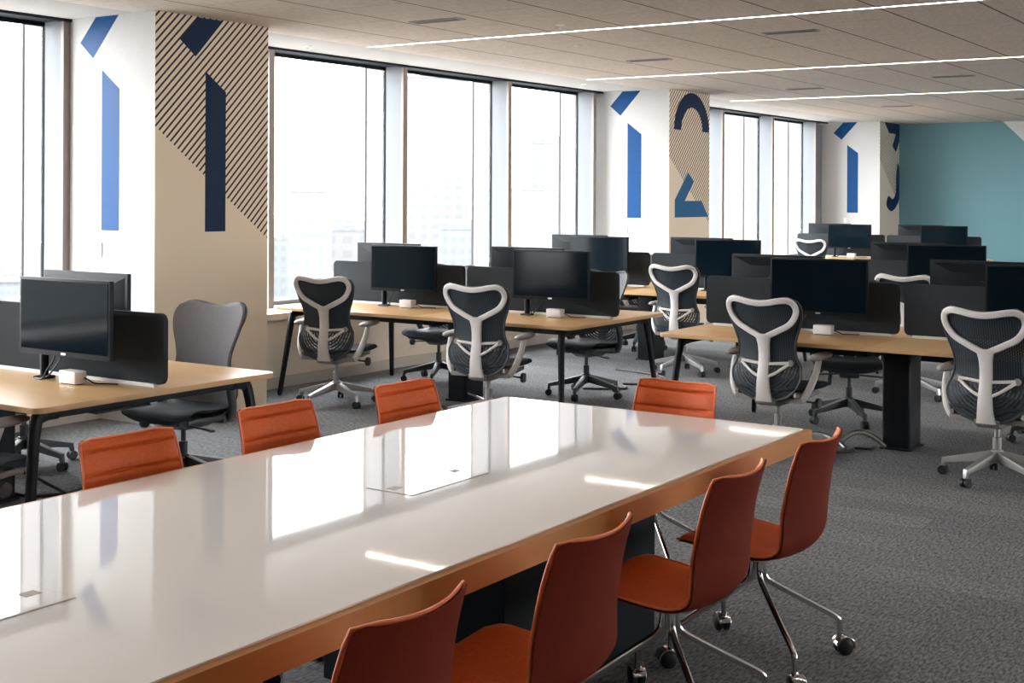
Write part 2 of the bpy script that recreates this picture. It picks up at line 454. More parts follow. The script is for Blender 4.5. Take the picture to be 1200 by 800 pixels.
pillar(1, 6.50, 'hatch', '1'); pillar(2, 14.72, 'hatch', '2'); pillar(3, 22.85, 'hatch3', '3'); pillar(4, -1.72, 'beige', None)

for x0, lab in ((6.5, 'small white switch plate on the nearest pillar with the pale number'), (14.72, 'small white switch plate on the middle pillar left of the number twelve'), (22.85, 'small white switch plate on the farthest pillar by the teal wall')):
    t = thing('switch_plate', (x0, 8.15, 1.22)); tag(t, lab, 'light switch', 'switch plates on the pillars')
    part('plate', M['outlet'], t, lambda b: box(b, -.010, 0, -.035, .035, 0, .115, .003))
    part('rocker', M['whiteplastic'], t, lambda b: box(b, -.015, -.008, -.012, .012, .035, .08, .002))

# ------------------------------------------------------------------ ceiling fittings
for x, lab in ((1.24, 'white ceiling light strip overhead, outside the photo, above the near half of the table'), (5.19, 'white recessed ceiling light strip above the far end of the long white table'),
               (9.14, 'nearest long white light strip crossing the ceiling in view'), (13.04, 'second long white light strip crossing the ceiling'),
               (17.0, 'third thin white light strip across the ceiling toward the teal wall')):
    t = thing('ceiling_light_strip', (x, 0, H)); tag(t, lab, 'ceiling light', 'linear ceiling lights')
    y1 = 7.73; y0 = -5.0
    part('trim_frame', M['lamptrim'], t, lambda b: (box(b, -.026, -.014, y0, y1, -.006, 0), box(b, .014, .026, y0, y1, -.006, 0), box(b, -.026, .026, y1, y1+.016, -.006, 0), box(b, -.026, .026, y0-.016, y0, -.006, 0)), smooth=False)
    part('diffuser', M['lamp'], t, lambda b: box(b, -.014, .014, y0, y1, -.005, -.0005), smooth=False)
vents = [(8.05, 6.12, 'dark slot air vent in the ceiling nearest the first window'), (10.13, 4.08, 'dark slot air vent between the two nearest light strips, above the right desks'),
         (11.48, 6.10, 'small dark slot air vent above the twelfth pillar side, between two light strips'), (14.79, 4.05, 'dark slot air vent beyond the second light strip at the right'),
         (15.54, 6.07, 'faint slot air vent beyond the second light strip near the windows'), (18.6, 4.05, 'far dark slot air vent at the right edge of the ceiling'), (19.2, 6.07, 'faintest slot air vent near the teal wall')]
for x, y, lab in vents:
    t = thing('ceiling_vent', (x, y, H)); tag(t, lab, 'air vent', 'ceiling slot vents')
    part('frame', M['ventframe'], t, lambda b: (box(b, -.06, -.045, -.23, .23, -.008, 0), box(b, .045, .06, -.23, .23, -.008, 0), box(b, -.045, .045, -.23, -.215, -.008, 0), box(b, -.045, .045, .215, .23, -.008, 0)), smooth=False)
    part('slot', M['vent'], t, lambda b: [box(b, -.045+.03*k+.002, -.045+.03*k+.028, -.215, .215, -.006, -.0005) for k in range(3)], smooth=False)
for x, y, lab in ((8.77, 5.45, 'small ceiling sprinkler head just before the nearest light strip'), (10.05, 6.06, 'small ceiling sprinkler head past the nearest light strip'), (8.8, 8.15, 'tiny sprinkler head in the ceiling above the first big window'), (13.58, 8.1, 'tiny sprinkler head in the ceiling beside the middle pillar'), (21.9, 8.1, 'tiny sprinkler head in the ceiling beside the farthest pillar')):
    t = thing('ceiling_sprinkler', (x, y, H)); tag(t, lab, 'sprinkler', 'ceiling sprinklers')
    part('rosette', M['whiteplastic'], t, lambda b: lathe(b, [(.035, 0), (.033, -.006), (.014, -.010)], 16))
    part('nozzle', M['silver'], t, lambda b: lathe(b, [(.008, -.008), (.008, -.028), (.018, -.030), (.018, -.034)], 12))

# ------------------------------------------------------------------ desks
def make_bench():
    """double bench 1.5 wide (x) 2.95 long (y), centred on its origin"""
    t = thing('office_desk'); Lh = 1.475; W = .75
    for s in (-1, 1):
        part('desktop', M['oak'], t, lambda b: prism(b, rrect(-W, W, min(0, s*Lh), max(0, s*Lh), .035) if False else
             ([(p[0], p[1]) for p in rrect(-W, W, -Lh, Lh, .045) if p[1]*s > 0] + ([(-W, 0), (W, 0)] if s > 0 else [(W, 0), (-W, 0)])), 'z', .722, .748, .003))
    for s in (-1, 1):   # end frames: beam with filleted necks and two splayed legs
        y = s*(Lh-.13)
        def beam(b):
            box(b, -W+.10, W-.10, y-.022, y+.022, .672, .722, .004)
        part('end_beam', M['blacksteel'], t, beam)
        for sx in (-1, 1):
            def leg(b):
                pts = [(sx*(W-.20), y, .700), (sx*(W-.125), y, .690), (sx*(W-.085), y+s*.004, .64), (sx*(W-.045), y+s*.03, .35), (sx*(W+.0), y+s*.06, .012)]
                pts = spline(pts, 5)
                n = len(pts); rs = [1.15-.45*i/(n-1) for i in range(n)]
                tube(b, pts, rs, sec=rsec(.062, .046, .42), fixed=Vector((0, 1, 0)))
            lg = part('leg', M['blacksteel'], t, leg)
            part('foot_glide', M['black_rubber'], lg, lambda b: lathe(b, [(.014, 0), (.016, .006), (.013, .014)], 12, 'z', (sx*W, y+s*.06, 0)))
    def rails(b):
        for sx in (-1, 1): box(b, sx*.33-.02, sx*.33+.02, -Lh+.15, Lh-.15, .675, .722, .003)
        box(b, -.60, .60, -.03, .03, .675, .722, .003)
    part('rail', M['blacksteel'], t, rails)
    def tray(b):
        for y0, y1 in ((-1.15, -.18), (.18, 1.15)):
            box(b, -.17, .17, y0, y1, .615, .625); box(b, -.17, -.16, y0, y1, .625, .674); box(b, .16, .17, y0, y1, .625, .674)
    part('cable_tray', M['blacksteel'], t, tray, smooth=False)
    def post(b):
        prism(b, rrect(-.13, .13, -.095, .095, .02), 'z', .012, .675, .002); prism(b, rrect(-.15, .15, -.11, .11, .02), 'z', 0, .012)
    part('centre_post', M['blacksteel'], t, post)
    return t

def make_divider():
    t = thing('desk_divider')
    part('felt_panel', M['screenfab'], t, lambda b: prism(b, rrect(-.72, .72, .765, 1.113, .035), 'x', -.014, .014, .004))
    part('foot_rail', M['whiteplastic'], t, lambda b: box(b, -.024, .024, -.66, .66, .7485, .767, .003), label=None) if False else part('foot_rail', M['whiteplastic'], t, lambda b: box(b, -.024, .024, -.66, .66, .7485, .767, .003))
    return t

def make_monitor():
    """faces -x; origin on desk top plane z=0 meaning floor; centred on y"""
    t = thing('computer_monitor')
    z0, z1, hw = .885, 1.275, .352
    def housing(b):
        prism(b, rrect(-hw, hw, z0, z1, .004, 2), 'x', -.004, .020, .0015)
        # tapered rear bulge
        A = [(-hw+.02, z0+.02), (hw-.02, z0+.02), (hw-.02, z1-.02), (-hw+.02, z1-.02)]
        B = [(-.19, z0+.10), (.19, z0+.10), (.19, z1-.08), (-.19, z1-.08)]
        va = [b.verts.new((.020, *p)) for p in A]; vb = [b.verts.new((.050, *p)) for p in B]
        b.faces.new(vb)
        for i in range(4): b.faces.new((va[i], va[(i+1) % 4], vb[(i+1) % 4], vb[i]))
    part('housing', M['bezel'], t, housing, angle=20)
    part('display', M['display'], t, lambda b: box(b, -.0062, -.0035, -hw+.014, hw-.014, z0+.026, z1-.014), smooth=False)
    part('badge', M['silver'], t, lambda b: prism(b, rrect(-.018, .018, z0+.008, z0+.018, .004, 3), 'x', -.0058, -.0035))
    def arm(b):
        tube(b, spline([(.05, 0, 1.09), (.075, .02, 1.09), (.085, .12, 1.085), (.085, .27, 1.07)], 5), .016, 10)
        lathe(b, [(.05, .048), (.05, .062), (.03, .066)], 16, 'x', (0, 0, 1.09))
    part('support_arm', M['bezel'], t, arm)
    def post(b):
        lathe(b, [(.055, .7485), (.055, .757), (.022, .762), (.022, 1.09), (.018, 1.10)], 18, 'z', (.085, .27, 0))
    part('post', M['bezel'], t, post)
    def cab(b):
        tube(b, spline([(.05, .10, .95), (.065, .11, .87), (.055, .16, .80), (.045, .20, .762), (.03, .24, .756)], 5), .0045, 8)
        tube(b, spline([(.05, .13, .95), (.07, .17, .86), (.05, .20, .80), (.02, .20, .757), (.03, .27, .755)], 5), .0045, 8)
    part('cable', M['cable'], t, cab)
    return t

def make_box():
    t = thing('power_block')
    part('casing', M['whiteplastic'], t, lambda b: prism(b, rrect(-.035, .035, -.065, .065, .006, 3), 'z', .753, .815, .003))
    part('base', M['bezel'], t, lambda b: box(b, -.028, .028, -.055, .055, .7485, .754, .001))
    def lead(b): tube(b, spline([(.02, -.065, .78), (.03, -.09, .77), (.04, -.12, .756), (.08, -.16, .7525), (.10, -.22, .7525)], 5), .0035, 8)
    part('lead', M['cable'], t, lead)
    return t

bench0 = make_bench(); div0 = make_divider(); mon0 = make_monitor(); pb0 = make_box()
used = set()
def place(proto, loc, rz, label, cat, group):
    o = proto if proto.name not in used else copy_tree(proto)
    used.add(proto.name); o.location = loc; o.rotation_euler = (0, 0, rz)
    tag(o, label, cat, group); return o

DESKS = [  # name, xc, y_low end, where, monitor front offsets from bay low edge
    ('A', 4.38, 4.97, 'at the left edge beside the near pillar'),
    ('B', 8.87, 4.95, 'beside the big windows in the centre'),
    ('C', 8.90, 1.30, 'on the right behind the white table'),
    ('D', 12.20, 4.97, 'in the second row before the middle pillar'),
    ('G', 12.20, 1.35, 'in the second row on the right'),
    ('F', 20.35, 5.13, 'in the farthest row by the teal wall'),
]
shortn = {'A': 'left edge desk', 'B': 'centre window desk', 'C': 'right front desk', 'D': 'second row left desk', 'G': 'second row right desk', 'F': 'farthest desk by the teal wall'}
side_word = {'hi': 'window end', 'lo': 'aisle end'}
for k, xc, yl, where in DESKS:
    place(bench0, (xc, yl+1.475, 0), 0, 'oak topped desk with black splayed legs, ' + where, 'desk', 'double office desks')
    for bay, nm in ((0, 'lo'), (1, 'hi')):
        if k in ('C', 'G'): nmw = {'hi': 'left end', 'lo': 'right end'}[nm]
        else: nmw = {'hi': 'window end', 'lo': 'aisle end'}[nm]
        y0 = yl + bay*1.475
        place(div0, (xc, y0+.7375, 0), 0, 'charcoal felt divider, %s of the %s' % (nmw, shortn[k]), 'divider', 'felt desk dividers')
        cf = y0 + .525; cb = y0 + .985
        if k == 'A': cf = y0 + .55
        m = place(mon0, (xc-.19, cf, 0), 0, 'black monitor facing the camera, %s of the %s' % (nmw, shortn[k]), 'monitor', 'computer monitors')
        xb = xc + .19
        if k == 'A': xb, cb = xc + .27, cb - .03
        m = place(mon0, (xb, cb, 0), PI, 'monitor seen from behind, %s of the %s' % (nmw, shortn[k]), 'monitor', 'computer monitors')
        place(pb0, (xc-.16, cf-.03, 0), 0, 'white power block, %s of the %s' % (nmw, shortn[k]), 'power block', 'white power blocks')

# ------------------------------------------------------------------ task chair
def interp(tab, z):
    for (a, va), (b, vb) in zip(tab[:-1], tab[1:]):
        if a <= z <= b:
            t = (z-a)/(b-a); return va + (vb-va)*t
    return tab[0][1] if z < tab[0][0] else tab[-1][1]
def smooth_tab(tab, n=8):
    pts = spline([(a, v, 0) for a, v in tab], n); return [(p.x, p.y) for p in pts]
HW = smooth_tab([(.375, .060), (.395, .125), (.43, .178), (.48, .220), (.54, .240), (.60, .230), (.66, .205), (.73, .196), (.80, .211), (.88, .240), (.96, .258), (1.01, .253), (1.04, .230), (1.056, .190)])
XC = smooth_tab([(.37, -.200), (.45, -.222), (.55, -.222), (.64, -.205), (.75, -.215), (.88, -.250), (1.0, -.295), (1.06, -.322)])
def bx(y, z): return interp(XC, z) + .85*y*y - (.25*y*y if z < .6 else 0)
def back_membrane(b, thick=.008, off=0., inset=0., nz=30, ny=16):
    zs = [.375 + (1.056-.375)*i/nz for i in range(nz+1)]; F = []; Bk = []
    for z in zs:
        hw = interp(HW, z) - inset; rf = []; rb = []
        for j in range(ny+1):
            u = -1 + 2*j/ny; y = u*hw
            zz = z
            if z > .95:   # lobed top edge dips in the middle
                zz = z - (z-.95)/.106*.024*(1 - min(1, (y/.17)**2))
            x = bx(y, zz) + off
            rf.append(b.verts.new((x+thick, y, zz))); rb.append(b.verts.new((x, y, zz)))
        F.append(rf); Bk.append(rb)
    for i in range(nz):
        for j in range(ny):
            b.faces.new((F[i][j], F[i][j+1], F[i+1][j+1], F[i+1][j])); b.faces.new((Bk[i][j], Bk[i+1][j], Bk[i+1][j+1], Bk[i][j+1]))
    for j in range(ny):
        b.faces.new((F[0][j], Bk[0][j], Bk[0][j+1], F[0][j+1])); b.faces.new((F[nz][j], F[nz][j+1], Bk[nz][j+1], Bk[nz][j]))
    for i in range(nz):
        for j in (0, ny):
            q = (F[i][j], F[i+1][j], Bk[i+1][j], Bk[i][j]); b.faces.new(q if j == 0 else q[::-1])

def make_task_chair(kind):
    light = kind == 'white'
    t = thing('task_chair')
    fm = M['frame_white'] if light else M['frame_graphite']
    base = M['frame_silver'] if light else M['frame_graphite']
    pad = M['grey_arm'] if light else M['dark_arm']
    for k in range(5):
        a = 2*PI*k/5 + .35; ca, sa = math.cos(a), math.sin(a); sd = Vector((-sa, ca, 0))
        def leg(b):
            hull_bar(b, (ca*.02, sa*.02, .150), (ca*.315, sa*.315, .092), (.046, .062), (.030, .030), sd, .005)
            hull_bar(b, (ca*.310, sa*.310, .104), (ca*.322, sa*.322, .052), (.030, .030), (.022, .024), sd, .004)
        lg = part('base_leg', base, t, leg)
        def caster(b):
            ax = sd
            for s in (-1, 1):
                n = 18; c = Vector((ca*.322, sa*.322, .028)) + sd*s*.014
                ringa = []; ringb = []
                for q in range(n):
                    d = Vector((ca, sa, 0))*math.cos(2*PI*q/n)*.028 + Vector((0, 0, 1))*math.sin(2*PI*q/n)*.028
                    ringa.append(b.verts.new(c+d-sd*.009)); ringb.append(b.verts.new(c+d+sd*.009))
                b.faces.new(ringa); b.faces.new(ringb)
                for q in range(n): b.faces.new((ringa[q], ringa[(q+1) % n], ringb[(q+1) % n], ringb[q]))
            hull_bar(b, (ca*.322, sa*.322, .028), (ca*.322, sa*.322, .056), (.026, .034), (.014, .016), sd, .003)
        part('caster', M['black_rubber'], lg, caster)
    part('gas_column', M['frame_graphite'] if not light else M['frame_silver'], t, lambda b: lathe(b, [(.036, .112), (.036, .185), (.026, .19), (.026, .26), (.015, .265), (.015, .35)], 18))
    def mech(b):
        prism(b, [(-.20, .355), (-.14, .335), (.06, .335), (.12, .365), (.12, .395), (-.16, .405), (-.22, .39)], 'y', -.075, .075, .010)
        hull_bar(b, (-.12, -.235, .385), (-.12, .235, .385), (.09, .035), (.09, .035), Vector((1, 0, 0)), .010)
    mc = part('tilt_mechanism', M['grey_arm'] if light else M['frame_graphite'], t, mech)
    def knob(b):
        tube(b, [(.03, -.07, .365), (.03, -.255, .352)], .007, 8)
        lathe(b, [(.016, -.252), (.034, -.256), (.036, -.268), (.034, -.280), (.02, -.283)], 20, 'y', (.03, 0, .352))
    part('tension_knob', M['dark_arm'], mc, knob)
    def lever(b):
        tube(b, spline([(.04, .06, .36), (.05, .16, .355), (.06, .25, .35)], 4), .006, 8)
        hull_bar(b, (.06, .22, .352), (.065, .275, .348), (.022, .010), (.028, .012), Vector((1, 0, 0)), .003)
    part('height_lever', M['dark_arm'], mc, lever)
    # seat: swept profile with rolled front
    prof = [(-.215, .455, .018), (-.17, .442, .024), (-.05, .440, .026), (.08, .452, .028), (.17, .458, .032), (.225, .444, .040), (.262, .410, .040)]
    pr = spline([(p[0], p[1], p[2]) for p in prof], 4)
    def seat(b):
        ny = 14; T = []; Bt = []
        n = len(pr)
        for i, p in enumerate(pr):
            s = i/(n-1); hw = .215 + .040*math.sin(min(1, s*1.5)*PI/2)
            if s < .12: hw -= .05*(1-s/.12)**2
            if s > .88: hw -= .05*((s-.88)/.12)**2
            d = (pr[min(i+1, n-1)] - pr[max(i-1, 0)]); nx, nz2 = -d.y, d.x; l = math.hypot(nx, nz2); nx /= l; nz2 /= l
            rt = []; rb = []
            for j in range(ny+1):
                u = -1+2*j/ny; y = u*hw; lift = .020*abs(u)**3; e = (1-abs(u)**6)
                rt.append(b.verts.new((p.x + nx*p.z*.5*e, y, p.y + lift + nz2*p.z*.5*e)))
                rb.append(b.verts.new((p.x - nx*p.z*.5*e - nx*.002, y, p.y + lift - nz2*p.z*.5*e - nz2*.002)))
            T.append(rt); Bt.append(rb)
        for i in range(n-1):
            for j in range(ny):
                b.faces.new((T[i][j], T[i+1][j], T[i+1][j+1], T[i][j+1])); b.faces.new((Bt[i][j], Bt[i][j+1], Bt[i+1][j+1], Bt[i+1][j]))
            for j in (0, ny): b.faces.new((T[i][j], Bt[i][j], Bt[i+1][j], T[i+1][j]))
        for i in (0, n-1):
            for j in range(ny): b.faces.new((T[i][j], T[i][j+1], Bt[i][j+1], Bt[i][j]))
    part('seat', M['seatmesh'], t, seat, angle=60)
    def pan(b):
        for s in (-1, 1):
            tube(b, spline([(-.20, s*.205, .425), (-.05, s*.225, .405), (.10, s*.225, .412), (.19, s*.20, .405)], 5), 1., sec=rsec(.020, .030, .4), fixed=Vector((0, 0, 1)))
        hull_bar(b, (-.10, -.22, .405), (-.10, .22, .405), (.05, .02), (.05, .02), Vector((1, 0, 0)), .004)
        hull_bar(b, (.08, -.22, .408), (.08, .22, .408), (.05, .02), (.05, .02), Vector((1, 0, 0)), .004)
    part('seat_frame', M['grey_arm'] if light else M['frame_graphite'], t, pan)
    # backrest
    if kind == 'fabric':
        def fab(b): back_membrane(b, .022, 0)
        part('backrest', M['greyfab'], t, fab, angle=70)
        part('back_shell', M['frame_graphite'], t, lambda b: back_membrane(b, .007, -.009, -.004), angle=70)
    else:
        part('backrest', M['membrane'], t, lambda b: back_membrane(b, .006), angle=70)
        part('rim', M['frame_graphite'], t, lambda b: rim(b))
    off = -.016
    def P(y, z, o=off): return (bx(y, z)+o, y, z)
    def yframe(b):
        half = [(0, .790), (.055, .812), (.115, .842), (.178, .878), (.216, .925), (.233, .975), (.221, 1.018), (.185, 1.038), (.13, 1.034), (.065, 1.021), (0, 1.015)]
        loop = half + [(-y, z) for y, z in half[-2:0:-1]]
        pts = cspline([P(y, z) for y, z in loop], 4)
        tube(b, pts, 1., closed=True, sec=rsec(.040, .022, .42), fixed=Vector((1, 0, .25)))
        # spine
        n = 14; rings = []
        for i in range(n+1):
            z = .812 - (.812-.372)*i/n
            hw = interp([(.372, .056), (.43, .046), (.55, .037), (.70, .035), (.77, .040), (.812, .060)], z)
            x = bx(0, z)+off; th = .014
            rings.append([b.verts.new((x+th, -hw, z)), b.verts.new((x+th, hw, z)), b.verts.new((x-th*.6, hw, z)), b.verts.new((x-th, hw*.7, z)), b.verts.new((x-th, -hw*.7, z)), b.verts.new((x-th*.6, -hw, z))])
        for i in range(n):
            for k in range(6): b.faces.new((rings[i][k], rings[i][(k+1) % 6], rings[i+1][(k+1) % 6], rings[i+1][k]))
        b.faces.new(rings[0]); b.faces.new(rings[-1][::-1])
        # link down to the mechanism
        hull_bar(b, (bx(0, .40)+off-.002, 0, .395), (-.15, 0, .365), (.095, .028), (.09, .028), Vector((0, 1, 0)), .006)
    part('back_frame', fm, t, yframe, angle=50)
    def lumbar(b):
        for s in (-1, 1):
            tube(b, spline([P(s*.02, .618), P(s*.09, .624), P(s*.165, .630, -.020)], 4), 1., sec=rsec(.020, .016, .4), fixed=Vector((1, 0, 0)))
            tube(b, spline([P(s*.025, .535), P(s*.08, .560), P(s*.165, .622, -.020)], 4), 1., sec=rsec(.020, .016, .4), fixed=Vector((1, 0, 0)))
    lb = part('lumbar_support', fm, t, lumbar, angle=60)
    for s in (-1, 1):
        part('adjuster', M['grey_arm'] if light else M['dark_arm'], lb, lambda b: lathe(b, [(.020, -.012), (.022, .0), (.020, .012)], 14, 'x', P(s*.172, .628, -.014)))
        def armp(b):
            pts = spline([(-.12, s*.205, .385), (-.13, s*.235, .402), (-.11, s*.270, .470), (-.065, s*.290, .560), (-.035, s*.294, .620), (-.02, s*.294, .648)], 5)
            n = len(pts); tube(b, pts, [1.15-.35*i/(n-1) for i in range(n)], sec=rsec(.040, .054, .42), fixed=Vector((1, 0, 0)))
        ar = part('armrest', fm if light else M['frame_graphite'], t, armp, angle=60)
        def padf(b):
            n = 12; m = 14; rings = []
            for i in range(n+1):
                s_ = -1 + 2*i/n; w = .052*max(.02, (1-abs(s_)**3.2))**.5*(1.+.12*s_); h = .022*max(.02, (1-abs(s_)**4))**.5
                rings.append([b.verts.new((-.005+s_*.148, s*.292 + w*math.cos(2*PI*k/m), .665 + .004*s_ + h*math.sin(2*PI*k/m))) for k in range(m)])
            for i in range(n):
                for k in range(m): b.faces.new((rings[i][k], rings[i][(k+1) % m], rings[i+1][(k+1) % m], rings[i+1][k]))
            b.faces.new(rings[0]); b.faces.new(rings[-1])
        part('arm_pad', pad, ar, padf, angle=80)
    return t
def rim(b):
    """thin dark rim around the membrane outline"""
    pts = []
    zs = [.378 + (1.056-.378)*i/24 for i in range(25)]
    def top(y, z): return z - ((z-.95)/.106*.024*(1 - min(1, (y/.17)**2)) if z > .95 else 0)
    right = [(interp(HW, z), z) for z in zs]
    topp = [(y, 1.056) for y in (.14, .09, .045, 0, -.045, -.09, -.14)]
    left = [(-y, z) for y, z in right[::-1]]
    for y, z in right + topp + left:
        zz = top(y, z); pts.append((bx(y, zz)+.003, y, zz))
    tube(b, pts, 1., closed=True, sec=rsec(.014, .016, .4), fixed=Vector((1, 0, 0)))

ch_white = make_task_chair('white'); ch_dark = make_task_chair('graphite'); ch_fab = make_task_chair('fabric')
G1 = 'white framed task chairs'; G2 = 'graphite task chairs on the far sides of desks'
for (x, y, rz, lab, proto, g) in [
    (8.06, 7.14, .26, 'white framed mesh task chair nearest the window sill, before the centre window desk', ch_white, G1),
    (8.02, 5.60, .20, 'white framed mesh task chair at the aisle end of the centre window desk', ch_white, G1),
    (8.20, 3.38, -.03, 'white framed mesh task chair at the left end of the right front desk', ch_white, G1),
    (8.17, 1.97, -.05, 'white framed mesh task chair cut by the right edge of the photo', ch_white, G1),
    (11.40, 5.66, .02, 'white framed mesh task chair seen between the centre and right front desks', ch_white, G1),
    (11.22, 3.40, 0., 'white framed task chair, only its top rim above the right front dividers', ch_white, G1),
    (19.50, 7.42, .0, 'small far white framed task chair in the back row by the teal wall', ch_white, G1),
    (3.60, 5.50, .10, 'grey armed task chair under the left edge desk on the camera side', ch_white, G1),
    (9.60, 7.26, PI+.10, 'dark task chair behind the window end of the centre window desk', ch_dark, G2),
    (9.62, 5.70, PI-.12, 'dark task chair behind the aisle end of the centre window desk', ch_dark, G2),
    (9.68, 3.42, PI+.35, 'dark task chair behind the left end of the right front desk', ch_dark, G2),
    (12.95, 7.0, PI, 'dark task chair behind the second row desk, window end', ch_dark, G2),
    (12.95, 5.5, PI+.2, 'dark task chair behind the second row desk, aisle end', ch_dark, G2),
    (9.72, 1.95, PI, 'dark task chair behind the right end of the right front desk', ch_dark, G2),
    (5.28, 5.86, PI+.12, 'grey fabric backed task chair against the beige pillar', ch_fab, 'grey fabric backed task chairs'),
    (5.08, 7.08, PI+.1, 'task chair behind the left edge monitors with only its dark base in view', ch_fab, 'grey fabric backed task chairs'),
]:
    place(proto, (x, y, 0), rz, lab, 'office chair', g)

# ------------------------------------------------------------------ conference chair
CP = spline([(.235, .437, 0), (.20, .447, 0), (.10, .440, 0), (0, .428, 0), (-.10, .424, 0), (-.165, .436, 0), (-.205, .470, 0), (-.226, .530, 0), (-.238, .62, 0), (-.252, .72, 0), (-.272, .80, 0), (-.286, .845, 0)], 5)
CPL = [0]
for i in range(1, len(CP)): CPL.append(CPL[-1] + (CP[i]-CP[i-1]).length)
TOT = CPL[-1]
def cp_at(s):
    s = max(0, min(TOT, s))
    for i in range(1, len(CP)):
        if CPL[i] >= s:
            t = (s-CPL[i-1])/(CPL[i]-CPL[i-1]); return CP[i-1].lerp(CP[i], t)
    return CP[-1]
def cp_n(s):
    d = cp_at(s+.004) - cp_at(s-.004); d.normalize(); return Vector((d.y, 0, -d.x))   # towards the sitter
def shell_pt(s, u, off, inset=0.):
    """s along profile, u across -1..1; off towards the sitter"""
    end = TOT - s; r = .024
    W = .222 if s < .48 else .222 - .028*min(1, (s-.48)/.38)
    m = W - inset
    for e, rr in ((s-inset*.9, .07), (end-inset*.9, r)):
        if e < rr: e2 = max(e, 0); m = min(m, W - inset - rr + math.sqrt(max(0, rr*rr - (rr-e2)**2)))
    p = cp_at(s); n = cp_n(s); y = u*m
    f = min(1, max(0, (s-.33)/.27)); f = f*f*(3-2*f); f0 = 1-f
    wrap = f*1.25*y*y + f0*.35*y*y
    q = Vector((p.x, y, p.y)) + n*(off + wrap)
    return q
def shell_sheet(b, off0, off1, inset, groove=False, ns=64, nu=18):
    A = []; B2 = []
    lo, hi = inset, TOT-inset
    for i in range(ns+1):
        a = i/ns; a = a if 0 < i < ns else a
        # concentrate rows near the ends
        s = lo + (hi-lo)*(a - .06*math.sin(2*PI*a)/1.0)
        ra = []; rb = []
        g = 0
        if groove and s > .47:
            d = ((TOT - s) - .043) % .078
            if (TOT-s) > .03 and (TOT-s) < .043+.078*4.3: 
                dd = min(d, .078-d); g = -.013*math.exp(-(dd/.0042)**2) + .005*min(1, dd/.02)
        for j in range(nu+1):
            u = -1+2*j/nu
            taper = (1-abs(u)**10)
            edge = min(1, (s-lo)/.02, (hi-s)/.02); edge = max(0, edge)**.5
            ra.append(b.verts.new(shell_pt(s, u, off0, inset)))
            rb.append(b.verts.new(shell_pt(s, u, off0 + (off1-off0)*max(.25, taper*edge) + g*taper*edge, inset)))
        A.append(ra); B2.append(rb)
    for i in range(ns):
        for j in range(nu):
            b.faces.new((A[i][j], A[i][j+1], A[i+1][j+1], A[i+1][j])); b.faces.new((B2[i][j], B2[i+1][j], B2[i+1][j+1], B2[i][j+1]))
        for j in (0, nu): b.faces.new((A[i][j], A[i+1][j], B2[i+1][j], B2[i][j]))
    for i in (0, ns):
        for j in range(nu): b.faces.new((A[i][j], B2[i][j], B2[i][j+1], A[i][j+1]))

def make_conf_chair():
    t = thing('conference_chair')
    part('shell', M['shaded'], t, lambda b: shell_sheet(b, -.010, 0., 0.), angle=50)
    part('seat_pad', M['orange'], t, lambda b: shell_sheet(b, 0.0005, .016, .006, True, ns=280), angle=60)
    def pipe(b):
        pts = []
        N = 26
        for i in range(N+1): pts.append(shell_pt(.012+(TOT-.024)*i/N, 1, .002))
        for k in range(1, 10): pts.append(shell_pt(TOT, 1-2*k/10, .002))
        for i in range(N+1): pts.append(shell_pt(TOT-.012-(TOT-.024)*i/N, -1, .002))
        for k in range(1, 10): pts.append(shell_pt(0, -1+2*k/10, .002))
        tube(b, pts, .0042, 8, closed=True)
    part('piping', M['piping'], t, pipe)
    part('under_plate', M['chrome'], t, lambda b: (box(b, -.10, .10, -.09, .09, .404, .414, .003), lathe(b, [(.030, .37), (.030, .404), (.05, .408)], 18)))
    for k in range(4):
        a = PI/4 + k*PI/2; ca, sa = math.cos(a), math.sin(a)
        def leg(b):
            pts = [(ca*.022, sa*.022, .405), (ca*.022, sa*.022, .345), (ca*.034, sa*.034, .305), (ca*.075, sa*.075, .275), (ca*.20, sa*.20, .205), (ca*.300, sa*.300, .150), (ca*.325, sa*.325, .130), (ca*.330, sa*.330, .108), (ca*.330, sa*.330, .075)]
            tube(b, spline(pts, 4), .0115, 12)
        lg = part('leg', M['chrome'], t, leg)
        def caster(b):
            sd = Vector((-sa, ca, 0)); o = Vector((ca*.345, sa*.345, .032)); fw = Vector((ca, sa, 0))
            for s in (-1, 1):
                n = 20; c = o + sd*s*.016; prev = None
                for (r, h) in ((.001, -.010), (.026, -.010), (.031, -.006), (.031, .006), (.026, .010), (.001, .010)):
                    ring = [b.verts.new(c + sd*h + (fw*math.cos(2*PI*q/n) + Vector((0, 0, 1))*math.sin(2*PI*q/n))*r) for q in range(n)]
                    if prev:
                        for q in range(n): b.faces.new((prev[q], prev[(q+1) % n], ring[(q+1) % n], ring[q]))
                    prev = ring
        cs = part('caster', M['black_rubber'], lg, caster)
        def hood(b):
            sd = Vector((-sa, ca, 0)); o = Vector((ca*.345, sa*.345, .032)); fw = Vector((ca, sa, 0))
            pts = [o + fw*math.cos(q)*.036 + Vector((0, 0, 1))*math.sin(q)*.036 for q in [math.radians(d) for d in range(-10, 181, 15)]]
            tube(b, pts, 1., sec=rsec(.050, .007, .3), fixed=None, up=Vector((0, 0, 1)))
            tube(b, [(ca*.330, sa*.330, .062), (ca*.330, sa*.330, .085)], .012, 12)
        part('caster_hood', M['chrome'], lg, hood)
    return t
cc = make_conf_chair(); GC = 'orange conference chairs around the white table'
